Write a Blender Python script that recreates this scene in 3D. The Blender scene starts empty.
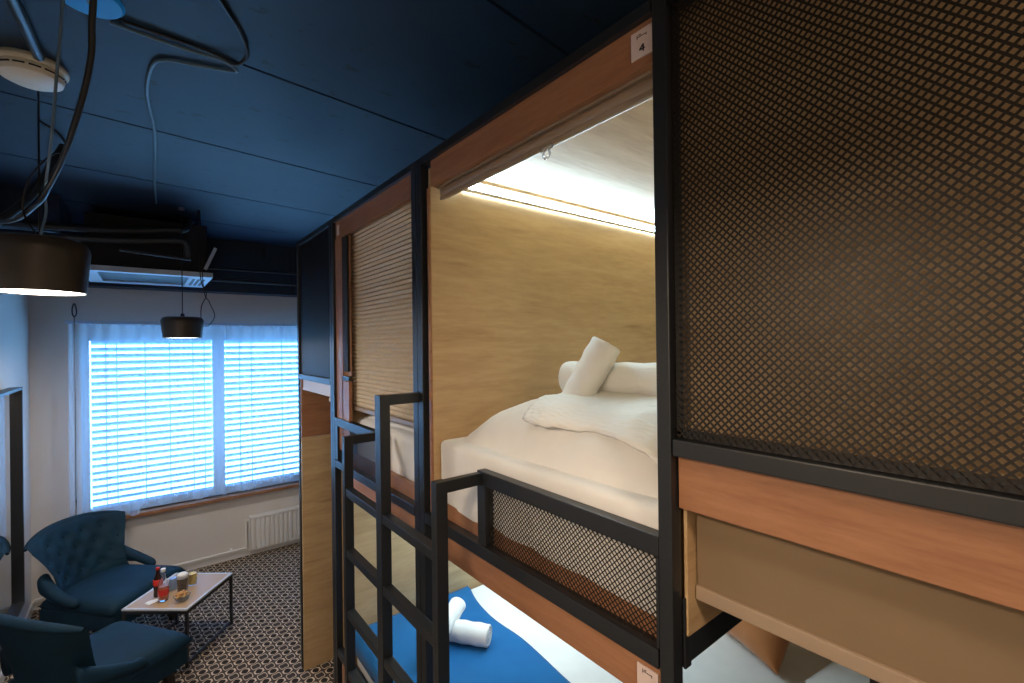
import bpy, bmesh, math, random
from mathutils import Vector, Matrix, noise
random.seed(7)
R = math.radians
scn = bpy.context.scene
col = scn.collection

# ------------------------------------------------------------------ materials
def mat(name, color=(.5, .5, .5), rough=.5, metal=0., build=None, **kw):
    m = bpy.data.materials.new(name); m.use_nodes = True
    nt = m.node_tree; b = nt.nodes['Principled BSDF']
    b.inputs['Base Color'].default_value = (*color, 1)
    b.inputs['Roughness'].default_value = rough
    b.inputs['Metallic'].default_value = metal
    for k, v in kw.items():
        b.inputs[k].default_value = v
    if build: build(nt, b)
    return m

def N(nt, t, **kw):
    n = nt.nodes.new(t)
    for k, v in kw.items(): setattr(n, k, v)
    return n

def ramp(nt, fac, stops):
    r = N(nt, 'ShaderNodeValToRGB'); e = r.color_ramp.elements
    while len(e) < len(stops): e.new(.5)
    for i, (p, c) in enumerate(stops):
        e[i].position = p; e[i].color = (*c, 1)
    nt.links.new(fac, r.inputs[0]); return r.outputs[0]

def coords(nt, scale=(1, 1, 1), rot=(0, 0, 0), kind='Object'):
    tc = N(nt, 'ShaderNodeTexCoord'); mp = N(nt, 'ShaderNodeMapping')
    mp.inputs['Scale'].default_value = scale; mp.inputs['Rotation'].default_value = rot
    nt.links.new(tc.outputs[kind], mp.inputs[0]); return mp.outputs[0]

def noise_tex(nt, vec, scale, detail=4, rough=.55, dist=0.):
    n = N(nt, 'ShaderNodeTexNoise'); nt.links.new(vec, n.inputs['Vector'])
    n.inputs['Scale'].default_value = scale; n.inputs['Detail'].default_value = detail
    n.inputs['Roughness'].default_value = rough; n.inputs['Distortion'].default_value = dist
    return n.outputs['Fac']

def bump(nt, b, h, strength=.2, dist=.01):
    n = N(nt, 'ShaderNodeBump'); n.inputs['Strength'].default_value = strength
    n.inputs['Distance'].default_value = dist
    nt.links.new(h, n.inputs['Height']); nt.links.new(n.outputs[0], b.inputs['Normal'])

def mth(nt, op, a, b=None, c=None):
    n = N(nt, 'ShaderNodeMath', operation=op)
    for i, v in enumerate((a, b, c)):
        if v is None: continue
        if isinstance(v, (int, float)): n.inputs[i].default_value = v
        else: nt.links.new(v, n.inputs[i])
    return n.outputs[0]

def oak(cols, scale, seams=None):
    """grain stretched along one object axis; scale = stretch per axis"""
    def f(nt, b):
        v = coords(nt, scale)
        n1 = noise_tex(nt, v, 1.0, 6, .62, .6)
        n2 = noise_tex(nt, v, 5.0, 4, .7, .2)
        mix = mth(nt, 'ADD', mth(nt, 'MULTIPLY', n1, .58), mth(nt, 'MULTIPLY', n2, .42))
        # knots
        vk = N(nt, 'ShaderNodeTexVoronoi'); vk.feature = 'F1'
        nt.links.new(coords(nt, [s * .55 for s in scale]), vk.inputs['Vector']); vk.inputs['Scale'].default_value = 1.6
        kn = mth(nt, 'MULTIPLY', mth(nt, 'SUBTRACT', .16, mth(nt, 'MINIMUM', vk.outputs['Distance'], .16)), -1.6)
        c = ramp(nt, mth(nt, 'ADD', mix, kn), [(.22, cols[0]), (.42, cols[1]), (.56, cols[2]), (.75, cols[3])])
        nt.links.new(c, b.inputs['Base Color'])
        bump(nt, b, n2, .06, .004)
    return f
LIGHT = [(.28, .170, .082), (.42, .280, .142), (.49, .340, .180), (.56, .40, .235)]
HONEY = [(.14, .055, .025), (.27, .120, .058), (.33, .155, .076), (.40, .20, .10)]
M = {}
M['oakX'] = mat('light oak laminate grain along x', rough=.45, build=oak(LIGHT, (1.6, 12, 12)))
M['oakY'] = mat('light oak laminate grain along y', rough=.45, build=oak(LIGHT, (12, 1.6, 12)))
M['honeyY'] = mat('honey oak laminate grain along y', rough=.42, build=oak(HONEY, (14, 1.8, 14)))
M['honeyX'] = mat('honey oak laminate grain along x', rough=.42, build=oak(HONEY, (1.8, 14, 14)))
M['steel'] = mat('black powder coated steel', (.012, .014, .017), .38, build=lambda nt, b: bump(nt, b, noise_tex(nt, coords(nt), 900, 1), .05, .001))
M['mesh'] = mat('dark bronze expanded metal', (.011, .008, .005), .45, .3)
M['black'] = mat('matt black board', (.008, .008, .01), .7)
M['dark_panel'] = mat('charcoal board', (.015, .013, .012), .5)

def carpet(nt, b):
    v = coords(nt, (1, 1, 1), (0, 0, R(38)))
    s = N(nt, 'ShaderNodeSeparateXYZ'); nt.links.new(v, s.inputs[0])
    wob = mth(nt, 'MULTIPLY', mth(nt, 'SUBTRACT', noise_tex(nt, v, 60, 2), .5), .25)
    k = 2 * math.pi / .100
    cx = mth(nt, 'COSINE', mth(nt, 'MULTIPLY', s.outputs[0], k))
    cy = mth(nt, 'COSINE', mth(nt, 'MULTIPLY', s.outputs[1], k))
    f = mth(nt, 'ADD', mth(nt, 'ADD', cx, cy), wob)           # -2..2 : dark star at both poles
    g = mth(nt, 'MULTIPLY', mth(nt, 'COSINE', mth(nt, 'MULTIPLY', mth(nt, 'ADD', s.outputs[0], s.outputs[1]), k * 2)), .22)
    fg = mth(nt, 'ADD', f, g)
    c = ramp(nt, mth(nt, 'MULTIPLY_ADD', fg, .25, .5),
             [(.0, (.035, .027, .026)), (.28, (.060, .045, .040)), (.315, (.66, .53, .38)), (.395, (.62, .50, .36)),
              (.435, (.055, .042, .036)), (.61, (.050, .038, .034)), (.64, (.68, .55, .40)), (.72, (.62, .50, .36)),
              (.755, (.015, .010, .008)), (1., (.012, .008, .007))])
    nt.links.new(c, b.inputs['Base Color'])
    bump(nt, b, noise_tex(nt, v, 500, 2), .5, .003)
    b.inputs['Roughness'].default_value = .95
M['carpet'] = mat('patterned trellis carpet', build=carpet)

def ceil(nt, b):
    v = coords(nt)
    n = noise_tex(nt, v, 2.0, 6, .6)
    sp = noise_tex(nt, coords(nt, (9, 14, 1), (0, 0, R(8))), 1.3, 3, .5)
    spots = ramp(nt, sp, [(.0, (1, 1, 1)), (.66, (1, 1, 1)), (.70, (.35, .35, .35)), (1, (.3, .3, .3))])
    c = ramp(nt, n, [(.3, (.006, .021, .044)), (.7, (.010, .032, .064))])
    mx = N(nt, 'ShaderNodeMix', data_type='RGBA', blend_type='MULTIPLY'); mx.inputs[0].default_value = 1
    nt.links.new(c, mx.inputs[6]); nt.links.new(spots, mx.inputs[7])
    nt.links.new(mx.outputs[2], b.inputs['Base Color'])
    bump(nt, b, n, .3, .01)
M['ceiling'] = mat('dark navy painted ceiling boards', rough=.6, build=ceil)
def plaster(c):
    def f(nt, b):
        n = noise_tex(nt, coords(nt), 3, 5)
        nt.links.new(ramp(nt, n, [(.3, tuple(x * .95 for x in c)), (.7, c)]), b.inputs['Base Color'])
        bump(nt, b, noise_tex(nt, coords(nt), 120, 2), .08, .003)
    return f
M['wall'] = mat('white painted plaster', rough=.85, build=plaster((.66, .62, .58)))
M['darkwall'] = mat('dark painted soffit', (.012, .016, .022), .6)
M['white_paint'] = mat('white gloss paint', (.75, .74, .72), .35)
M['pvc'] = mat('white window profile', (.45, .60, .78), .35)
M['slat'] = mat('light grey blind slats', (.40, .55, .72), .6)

def fabric(c, sc=700, st=.3, rough=.9, c2=None, sheen=.3):
    def f(nt, b):
        v = coords(nt)
        n = noise_tex(nt, v, 4, 4)
        nt.links.new(ramp(nt, n, [(.3, c2 or tuple(x * .88 for x in c)), (.7, c)]), b.inputs['Base Color'])
        bump(nt, b, noise_tex(nt, v, sc, 2), st, .002)
        b.inputs['Sheen Weight'].default_value = sheen
    return f
M['linen'] = mat('white bed linen', rough=.85, build=fabric((.80, .79, .76), 350, .15))
M['blue_cloth'] = mat('bright blue bed runner', rough=.95, build=fabric((.0, .125, .34), 300, .3, c2=(.0, .10, .29), sheen=.05))
M['orange_cloth'] = mat('burnt orange cushion fabric', rough=.8, build=fabric((.48, .17, .04), 500, .3))
def waffle(nt, b):
    v = coords(nt, (1, 1, 1))
    vo = N(nt, 'ShaderNodeTexVoronoi'); nt.links.new(coords(nt, (1, .35, 1)), vo.inputs['Vector']); vo.inputs['Scale'].default_value = 75
    b.inputs['Base Color'].default_value = (.80, .79, .76, 1)
    bump(nt, b, vo.outputs['Distance'], .55, .006)
M['seersucker'] = mat('crinkled white seersucker', rough=.85, build=waffle)
def terry(nt, b):
    b.inputs['Base Color'].default_value = (.82, .81, .78, 1); b.inputs['Sheen Weight'].default_value = .4
    bump(nt, b, noise_tex(nt, coords(nt), 260, 3, .7), .6, .004)
M['towel'] = mat('white terry towelling', rough=.95, build=terry)
M['velvet'] = mat('dark petrol blue velvet', rough=.75, build=fabric((.004, .031, .058), 60, .12, c2=(.003, .020, .040), sheen=.0))
M['velvet'].node_tree.nodes['Principled BSDF'].inputs['Sheen Tint'].default_value = (.15, .45, .75, 1)
M['velvet'].node_tree.nodes['Principled BSDF'].inputs['Specular IOR Level'].default_value = .25
M['dark_wood'] = mat('black stained wood', (.012, .010, .010), .4)
def pleat(nt, b):
    v = coords(nt); n = noise_tex(nt, v, 60, 3)
    nt.links.new(ramp(nt, n, [(.3, (.55, .45, .32)), (.7, (.62, .52, .38))]), b.inputs['Base Color'])
M['blind'] = mat('beige pleated blind cloth', rough=.8, build=pleat)
M['roller'] = mat('taupe roller blind cloth', rough=.8, build=fabric((.20, .135, .075), 400, .1, sheen=0.))
M['blind_rail'] = mat('beige blind bottom rail', (.31, .23, .16), .4)
M['lilac'] = mat('pale lilac blind cloth', (.62, .62, .70), .6)
M['led'] = mat('led diffuser', (.9, .95, 1), .5, build=lambda nt, b: (b.inputs['Emission Color'].__setattr__('default_value', (.72, .90, 1, 1)), b.inputs['Emission Strength'].__setattr__('default_value', 42)))
M['lamp_glow'] = mat('opal lamp diffuser', (1, .95, .9), .5, build=lambda nt, b: (b.inputs['Emission Color'].__setattr__('default_value', (1, .90, .80, 1)), b.inputs['Emission Strength'].__setattr__('default_value', 9)))
M['lamp_black'] = mat('satin black lamp shade', (.045, .036, .026), .42, .2)
M['cable_black'] = mat('black cable', (.006, .006, .006), .4)
M['cable_grey'] = mat('blue grey cable', (.10, .16, .20), .4)
M['conduit'] = mat('dark conduit', (.022, .032, .042), .38)
M['steel_grey'] = mat('galvanised steel', (.35, .36, .37), .35, .8)
M['detector'] = mat('cream detector plastic', (.90, .84, .68), .45)
M['blue_lit_plate'] = mat('ceiling cover with blue light painted in', (.0, .33, .85), .5)  # blue light falling on the ceiling cover, put into its base colour
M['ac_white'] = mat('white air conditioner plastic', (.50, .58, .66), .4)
M['ac_dark'] = mat('dark air conditioner grille', (.015, .03, .04), .5)
M['mirror'] = mat('mirror glass', (.85, .88, .9), .02, 1.)
M['clear'] = mat('clear plastic', (.95, .97, 1), .05, **{'Transmission Weight': .85, 'IOR': 1.45})
M['glass'] = mat('drinking glass', (.97, .98, 1), .02, **{'Transmission Weight': .95, 'IOR': 1.3})
M['sign'] = mat('pale pink number plate', (.62, .50, .46), .35)
M['ink'] = mat('dark printing', (.03, .02, .02), .6)
M['tabletop'] = mat('pale wood table top', rough=.35, build=plaster((.44, .29, .155)))
M['tablerim'] = mat('white table edging', (.55, .55, .54), .35)
M['cola'] = mat('dark cola', (.03, .008, .005), .1)
M['red'] = mat('red label', (.65, .03, .02), .45)
M['juice'] = mat('orange red juice', (.75, .17, .06), .25)
M['yellow'] = mat('yellow juice', (.72, .52, .10), .15)
M['pastry'] = mat('golden pastry', rough=.7, build=fabric((.62, .36, .13), 90, .6, c2=(.40, .19, .06), sheen=0.))
M['cream'] = mat('white cream', (.82, .80, .76), .6)
M['coffee'] = mat('dark coffee', (.035, .018, .010), .2)
M['paper'] = mat('white paper', (.75, .75, .75), .7)
M['tin'] = mat('blue and silver tin', (.30, .42, .62), .3, .4)

def sheer(nt, b):
    out = nt.nodes['Material Output']
    tr = N(nt, 'ShaderNodeBsdfTransparent'); tl = N(nt, 'ShaderNodeBsdfTranslucent'); df = N(nt, 'ShaderNodeBsdfDiffuse')
    tl.inputs[0].default_value = (.80, .88, .95, 1); df.inputs[0].default_value = (.80, .86, .92, 1)
    a = N(nt, 'ShaderNodeMixShader'); a.inputs[0].default_value = .5
    nt.links.new(tl.outputs[0], a.inputs[1]); nt.links.new(df.outputs[0], a.inputs[2])
    m = N(nt, 'ShaderNodeMixShader'); m.inputs[0].default_value = .36
    nt.links.new(tr.outputs[0], m.inputs[1]); nt.links.new(a.outputs[0], m.inputs[2])
    nt.links.new(m.outputs[0], out.inputs[0])
M['sheer'] = mat('white sheer voile', build=sheer)

# ------------------------------------------------------------------ mesh helpers
def BM(): return bmesh.new()
def add_box(bm, x0, x1, y0, y1, z0, z1, bev=0.):
    r = bmesh.ops.create_cube(bm, size=1)
    sx, sy, sz = abs(x1 - x0), abs(y1 - y0), abs(z1 - z0)
    for v in r['verts']:
        v.co = Vector((v.co.x * sx + (x0 + x1) / 2, v.co.y * sy + (y0 + y1) / 2, v.co.z * sz + (z0 + z1) / 2))
    if bev:
        es = list({e for v in r['verts'] for e in v.link_edges})
        bmesh.ops.bevel(bm, geom=es, offset=min(bev, sx / 2.2, sy / 2.2, sz / 2.2), segments=2, affect='EDGES', profile=.7)
    return r
def bar(bm, a, b, w, h=None, bev=.003):
    """rectangular tube from a to b, w wide across, h high"""
    a, b = Vector(a), Vector(b); d = b - a; L = d.length; h = h or w
    sub = bmesh.new(); add_box(sub, -w / 2, w / 2, -h / 2, h / 2, 0, L, bev)
    q = d.to_track_quat('Z', 'Y').to_matrix().to_4x4(); q.translation = a
    bmesh.ops.transform(sub, matrix=q, verts=sub.verts)
    me = bpy.data.meshes.new('t'); sub.to_mesh(me); bm.from_mesh(me); bpy.data.meshes.remove(me); sub.free()
def lathe(bm, prof, n=32, c=(0, 0, 0), M4=None):
    rings = []
    for r, z in prof:
        if r < 1e-5: rings.append([bm.verts.new((c[0], c[1], c[2] + z))])
        else: rings.append([bm.verts.new((c[0] + r * math.cos(2 * math.pi * i / n), c[1] + r * math.sin(2 * math.pi * i / n), c[2] + z)) for i in range(n)])
    for a, b in zip(rings, rings[1:]):
        for i in range(n):
            j = (i + 1) % n
            if len(a) == 1 and len(b) == 1: continue
            if len(a) == 1: bm.faces.new((a[0], b[j], b[i]))
            elif len(b) == 1: bm.faces.new((a[i], a[j], b[0]))
            else: bm.faces.new((a[i], a[j], b[j], b[i]))
    if M4 is not None:
        vs = [v for r in rings for v in r]; bmesh.ops.transform(bm, matrix=M4, verts=vs)
def smooth_path(pts, k=8):
    P = [Vector(p) for p in pts]; P = [2 * P[0] - P[1]] + P + [2 * P[-1] - P[-2]]; o = []
    for i in range(1, len(P) - 2):
        for s in range(k):
            t = s / k; p0, p1, p2, p3 = P[i - 1:i + 3]
            o.append(.5 * ((2 * p1) + (-p0 + p2) * t + (2 * p0 - 5 * p1 + 4 * p2 - p3) * t * t + (-p0 + 3 * p1 - 3 * p2 + p3) * t ** 3))
    o.append(P[-2]); return o
def tube(bm, pts, r, n=10, k=8, smooth=True):
    P = smooth_path(pts, k) if smooth and len(pts) > 2 else [Vector(p) for p in pts]
    rings = []; up = Vector((0, 0, 1)); 
    for i, p in enumerate(P):
        d = (P[min(i + 1, len(P) - 1)] - P[max(i - 1, 0)]).normalized()
        if abs(d.dot(up)) > .95: up = Vector((1, 0, 0)) if abs(d.x) < .9 else Vector((0, 1, 0))
        x = d.cross(up).normalized(); y = x.cross(d)
        up = y
        rr = r(i / (len(P) - 1)) if callable(r) else r
        rings.append([bm.verts.new(p + rr * (math.cos(2 * math.pi * j / n) * x + math.sin(2 * math.pi * j / n) * y)) for j in range(n)])
    for a, b in zip(rings, rings[1:]):
        for i in range(n): bm.faces.new((a[i], a[(i + 1) % n], b[(i + 1) % n], b[i]))
    bm.faces.new(rings[0][::-1]); bm.faces.new(rings[-1])
def grid(bm, f, nu, nv):
    vs = [[bm.verts.new(f(i / nu, j / nv)) for j in range(nv + 1)] for i in range(nu + 1)]
    for i in range(nu):
        for j in range(nv): bm.faces.new((vs[i][j], vs[i + 1][j], vs[i + 1][j + 1], vs[i][j + 1]))
    return vs
def obj(name, bm, m, parent=None, smooth=False, angle=40, sub=0, solid=0., **props):
    bmesh.ops.recalc_face_normals(bm, faces=bm.faces)
    me = bpy.data.meshes.new(name); bm.to_mesh(me); bm.free()
    me.materials.append(m if not isinstance(m, str) else M[m])
    o = bpy.data.objects.new(name, me); col.objects.link(o)
    if smooth:
        for p in me.polygons: p.use_smooth = True
        try: me.set_sharp_from_angle(angle=R(angle))
        except Exception: pass
    if solid:
        s = o.modifiers.new('thickness', 'SOLIDIFY'); s.thickness = solid; s.offset = 0
    if sub:
        s = o.modifiers.new('soft', 'SUBSURF'); s.levels = s.render_levels = sub
    if parent: o.parent = parent
    for k, v in props.items(): o[k] = v
    return o
def box(name, d, m, parent=None, bev=0., **props):
    bm = BM(); add_box(bm, *d, bev); return obj(name, bm, m, parent, **props)
def thing(name, label, cat, loc=(0, 0, 0), rz=0., group=None):
    o = bpy.data.objects.new(name, None); col.objects.link(o); o.location = loc; o.rotation_euler = (0, 0, rz)
    o.empty_display_size = .05
    o['label'] = label; o['category'] = cat
    if group: o['group'] = group
    return o
def tag(o, label, cat, group=None):
    o['label'] = label; o['category'] = cat
    if group: o['group'] = group
    return o
def struct(name, d, m, parent=None, bev=0.):
    o = box(name, d, m, parent, bev)
    if not parent: o['kind'] = 'structure'
    return o

# ------------------------------------------------------------------ room shell
XL, XR, YB, YW, ZC = -.80, 3.2, -3.2, 5.84, 3.40
struct('floor', (XL - .1, XR + .1, YB - .1, YW + .3, -.1, 0), 'carpet')
bm = BM()
add_box(bm, XL - .1, XR + .1, YB - .1, YW + .3, ZC + .02, ZC + .1)
for k_ in range(-6, 5):
    ya = 2.04 + k_ * .93; sub = [(-.9, ya - .108), (3.3, ya + .396), (3.3, ya + .396 + .916), (-.9, ya - .108 + .916)]
    lo = [bm.verts.new((x, max(YB - .1, min(YW + .3, y)), ZC)) for x, y in sub]; hi = [bm.verts.new((v.co.x, v.co.y, ZC + .019)) for v in lo]
    bm.faces.new(lo); bm.faces.new(hi[::-1])
    for q in range(4): bm.faces.new((lo[q], hi[q], hi[(q + 1) % 4], lo[(q + 1) % 4]))
obj('ceiling', bm, 'ceiling')['kind'] = 'structure'
struct('wall_left', (XL - .1, XL, YB, YW + .3, 0, ZC), 'wall')
struct('wall_right', (XR, XR + .1, YB, YW + .3, 0, ZC), 'wall')
struct('wall_back', (XL, XR, YB - .1, YB, 0, ZC), 'wall')
WX0, WX1, WZ0, WZ1 = -.47, 2.15, .70, 2.42
bm = BM()
add_box(bm, XL, WX0, YW, YW + .3, 0, ZC); add_box(bm, WX1, XR, YW, YW + .3, 0, ZC)
add_box(bm, WX0, WX1, YW, YW + .3, 0, WZ0); add_box(bm, WX0, WX1, YW, YW + .3, WZ1, ZC)
obj('wall_window', bm, 'wall')['kind'] = 'structure'
struct('trim_1', (XL, XR, YW - .22, YW, 2.86, ZC), 'ceiling')
struct('baseboard_window', (XL, XR, YW - .02, YW, 0, .075), 'white_paint', bev=.004)
struct('baseboard_left', (XL, XL + .015, YB, YW - .02, 0, .075), 'white_paint', bev=.004)
# window
w = thing('window_1', 'wide two-part window with white frame behind the slatted blind', 'window')
w['kind'] = 'structure'; del w['category']
MX = .62
for (x0, x1) in ((WX0, MX), (MX, WX1)):
    bm = BM(); y0, y1 = YW + .06, YW + .12; t = .055
    add_box(bm, x0, x0 + t, y0, y1, WZ0, WZ1, .005); add_box(bm, x1 - t, x1, y0, y1, WZ0, WZ1, .005)
    add_box(bm, x0 + t, x1 - t, y0, y1, WZ0, WZ0 + t + .02, .005); add_box(bm, x0 + t, x1 - t, y0, y1, WZ1 - t, WZ1, .005)
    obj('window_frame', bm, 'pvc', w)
for (x0, x1) in ((WX0 + .055, MX - .055), (MX + .055, WX1 - .055)):
    box('pane', (x0, x1, YW + .088, YW + .092, WZ0 + .07, WZ1 - .05), mat('window pane', (1, 1, 1), 0, **{'Transmission Weight': 1., 'IOR': 1.0}), w)
sill = box('trim_2', (WX0 - .04, WX1 + .04, YW - .085, YW + .06, WZ0 - .035, WZ0), 'honeyX', bev=.005); sill['kind'] = 'structure'

# outside venetian blinds, one per sash
for k, (x0, x1) in enumerate(((WX0 + .05, MX - .04), (MX + .04, WX1 - .05))):
    t = thing('venetian_blind', ['grey slatted blind outside the left window pane, slats half open', 'grey slatted blind outside the right window pane, beside the bunks'][k], 'blind', ((x0 + x1) / 2, YW + .2, WZ1), group='slatted blinds outside the window')
    bm = BM(); nz = 25; a = R(40); hw = .0315
    for i in range(nz):
        z = -.075 - i * .0665
        c, s = math.cos(a), math.sin(a); L = (x1 - x0) / 2 - .01
        dz = .004 * math.sin(i * 2.1)
        vs = []
        for xs in (-L, L):
            for (u, vv) in ((-hw, -.001), (0, .006), (hw, -.001), (hw, -.0035), (0, .0035), (-hw, -.0035)):
                vs.append(bm.verts.new((xs, u * c - vv * s, z + dz * (1 if xs > 0 else -1) * .6 - (u * s + vv * c))))
        A, B = vs[:6], vs[6:]
        for q in range(6): bm.faces.new((A[q], A[(q + 1) % 6], B[(q + 1) % 6], B[q]))
        bm.faces.new(A[::-1]); bm.faces.new(B)
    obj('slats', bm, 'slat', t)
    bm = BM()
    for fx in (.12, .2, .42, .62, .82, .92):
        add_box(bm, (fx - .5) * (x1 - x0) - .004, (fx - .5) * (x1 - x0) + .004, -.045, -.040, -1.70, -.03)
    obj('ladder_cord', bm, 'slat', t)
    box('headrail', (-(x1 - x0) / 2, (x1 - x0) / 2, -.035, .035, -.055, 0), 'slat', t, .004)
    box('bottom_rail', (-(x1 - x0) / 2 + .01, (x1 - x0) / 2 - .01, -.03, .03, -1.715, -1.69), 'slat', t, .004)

# sheer curtains
def curtain(name, x0, x1, hem, label, seed):
    n = 260; Lx = x1 - x0
    bm = BM()
    def f(u, v):
        ph = u * Lx * 62 + 1.3 * math.sin(u * 9 + seed) + 2.2 * math.sin(u * 3.1 + seed * 2)
        amp = .012 + .016 * v
        x = x0 + u * Lx + .010 * math.sin(ph * 1.7) * v
        y = YW - .11 + amp * math.sin(ph) + .008 * math.sin(ph * .37 + seed) - .03 * v
        zt = 2.515
        hb = hem(u)
        return Vector((x, y, zt + (hb - zt) * v))
    grid(bm, f, n, 26)
    o = obj(name, bm, 'sheer', None, True, 180)
    tag(o, label, 'curtain', 'sheer curtains at the window')
    bm = BM(); grid(bm, lambda u, v: f(u, v * .045) + Vector((0, -.003, 0)), n, 2)
    h = obj('heading_tape', bm, 'sheer', o, True, 180)
    return o
curtain('sheer_curtain', -.54, .66, lambda u: .755 + .03 * math.sin(u * 30) - .12 * math.exp(-((u - .03) / .05) ** 2) + .03 * math.sin(u * 11 + 1) + .03 * u,
        'white sheer curtain over the left window pane, hanging behind the tufted armchair', .4)
curtain('sheer_curtain', .67, 2.1, lambda u: .79 + .03 * math.sin(u * 24 + 2) - .02 * math.sin(u * 9),
        'white sheer curtain over the right window pane, above the radiator', 2.2)
rail = box('curtain_rail', (-.56, 2.15, YW - .125, YW - .095, 2.52, 2.545), 'pvc', None, .003)
tag(rail, 'slim white curtain rail along the top of the window', 'curtain rail')
t = thing('blind_crank', 'thin grey crank rod hanging in front of the left curtain edge', 'blind crank', (-.487, 5.60, .95))
bm = BM(); tube(bm, [(0, 0, .02), (.002, 0, .8), (0, 0, 1.62)], .006); obj('rod', bm, 'steel_grey', t, True)
bm = BM(); tube(bm, [(0, 0, 1.62), (.014, 0, 1.65), (.012, 0, 1.70), (0, 0, 1.74), (-.012, 0, 1.70), (-.012, 0, 1.65), (0, 0, 1.62)], .005); obj('eyelet', bm, 'conduit', t, True)
bm = BM(); tube(bm, [(0, 0, .02), (0, .02, -.02), (0, .0, -.12)], .008); obj('crank_handle', bm, 'steel_grey', t, True)
t = None

# radiator
t = thing('radiator', 'low white ribbed radiator under the window beside the bunks', 'radiator', (.88, YW - .10, .06))
bm = BM(); add_box(bm, 0, .9, .02, .03, 0, .36, .004)
for i in range(19):
    x = .012 + i * .0465
    add_box(bm, x, x + .034, 0, .025, .012, .348, .009)
obj('front_panel', bm, 'white_paint', t, True, 30)
bm = BM(); add_box(bm, -.004, .904, -.004, .085, .35, .375, .006)
for i in range(24): add_box(bm, .02 + i * .036, .035 + i * .036, .01, .075, .372, .378)
obj('top_grille', bm, 'white_paint', t)
box('side_cover', (-.006, .0, 0, .085, 0, .36), 'white_paint', t, .002)
bm = BM(); tube(bm, [(-.03, .06, .33), (.0, .06, .33)], .012); tube(bm, [(-.03, .06, .345), (-.03, .06, -.01)], .008); obj('valve', bm, 'white_paint', t, True)
# heating pipe along the skirting
bm = BM(); tube(bm, [(XL + .02, YW - .05, .10), (.84, YW - .05, .10)], .011, smooth=False)
for x in (-.6, .1, .7): add_box(bm, x, x + .02, YW - .06, YW - .0, .085, .115, .002)
tag(obj('heating_pipe', bm, 'white_paint', None, True), 'thin white heating pipe running along the skirting to the radiator', 'pipe')

# ------------------------------------------------------------------ bunk frame
FX = .859
D = .035
P1, P2, P3, P5 = .575, 1.702, 2.795, 3.54
YE = -.62                                   # near end of the run, beside the camera
ZT = 3.035
frame = thing('bunk_bed', 'long black steel bunk bed frame along the right side of the room', 'bunk bed', (FX, 2.0, 0))
def fp(name, boxes, m='steel', parent=frame, bev=.003, **kw):
    bm = BM()
    for b_ in boxes: add_box(bm, b_[0] - FX, b_[1] - FX, b_[2] - 2, b_[3] - 2, b_[4], b_[5], bev)
    return obj(name, bm, m, parent, **kw)
def post(y0, y1, z1=ZT - .001): return fp('post', [(FX, FX + D, y0, y1, 0, z1)])
post(P1 - .0165, P1 + .0165)
post(P2 + .0015, P2 + .043); post(P2 - .043, P2 - .0015)
post(P3 + .0015, P3 + .037); post(P3 - .037, P3 - .0015)
post(P5, P5 + .036)
post(YE, YE + .035)
post(.236, .27, 1.7)
e = .004
segs = [(P1 + .0165 + e, P2 - .043 - e), (P2 + .043 + e, P3 - .037 - e), (P3 + .037 + e, P5 - e), (YE + .035 + e, P1 - .0165 - e)]
for s in segs: fp('top_rail', [(FX, FX + D, s[0], s[1], ZT - .028, ZT)])
for s in (segs[2], segs[3]): fp('cross_beam', [(FX, FX + D, s[0], s[1], 2.06, 2.095)])
for s in (segs[0], segs[1]): fp('cross_beam', [(FX, FX + D, s[0], s[1], 1.593, 1.635)])
fp('bed_rail', [(FX, FX + D, P1 + .025, P3 - .041, .50, .54)])
fp('bed_rail', [(FX, FX + D, YE + .04, P1 - .025, .50, .54)])
# rails running into the depth of the pods at each post
for y in (P1, P2, P3):
    fp('depth_rail', [(FX + D + e, FX + 1.95, y - .015, y + .015, 1.60, 1.665)])
fp('depth_rail', [(FX + D + e, FX + .35, P3 + .02, P3 + .036, 2.09, 2.115)])
fp('bracket', [(FX + .036, FX + .06, P1 - .022, P1 - .016, 1.60, 1.75)])
# expanded metal
def lattice(y0, y1, z0, z1, p=.0150, w=.0034, th=.0014):
    bm = BM(); h = p
    W, H = y1 - y0, z1 - z0
    def strip(a, b, off):
        a, b = Vector(a), Vector(b); d = (b - a)
        if d.length < .004: return
        d.normalize(); n = Vector((0, -d.z, d.y)) * w / 2
        fx = Vector((off, 0, 0)); tx = Vector((th, 0, 0))
        q = [a + n + fx, b + n + fx, b - n + fx, a - n + fx]
        lo = [bm.verts.new(v) for v in q]; hi = [bm.verts.new(v + tx) for v in q]
        bm.faces.new(lo[::-1]); bm.faces.new(hi)
        for i in range(4): bm.faces.new((lo[i], lo[(i + 1) % 4], hi[(i + 1) % 4], hi[i]))
    k = -H
    while k < W:            # rising lines  z - z0 = y - y0 - k
        ya, yb = max(0, k), min(W, k + H)
        if yb > ya: strip((0, y0 + ya, z0 + ya - k), (0, y0 + yb, z0 + yb - k), 0)
        k += h
    k = 0.
    while k < W + H:        # falling lines  z - z0 = k - (y - y0)
        ya, yb = max(0, k - H), min(W, k)
        if yb > ya: strip((0, y0 + ya, z0 + k - ya), (0, y0 + yb, z0 + k - yb), th * .6)
        k += h
    return bm
def shifted(bm, d):
    bmesh.ops.translate(bm, vec=d, verts=bm.verts); return bm
def guard(y0, y1, ztop=1.88):
    g = fp('guard_rail', [(FX, FX + .033, y0, y1, ztop - .045, ztop), (FX, FX + .033, y0, y0 + .008, 1.639, ztop - .046), (FX, FX + .033, y1 - .045, y1, 1.639, ztop - .046)])
    bm = shifted(lattice(y0 + .009, y1 - .046, 1.640, ztop - .047, w=.0024), (.012, -2, 0))
    o = obj('mesh_infill', bm, 'mesh', g)
    return g
gc = guard(P1 + .017, 1.285); gc['label'] = 'guard rail of the open upper bunk'
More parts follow.
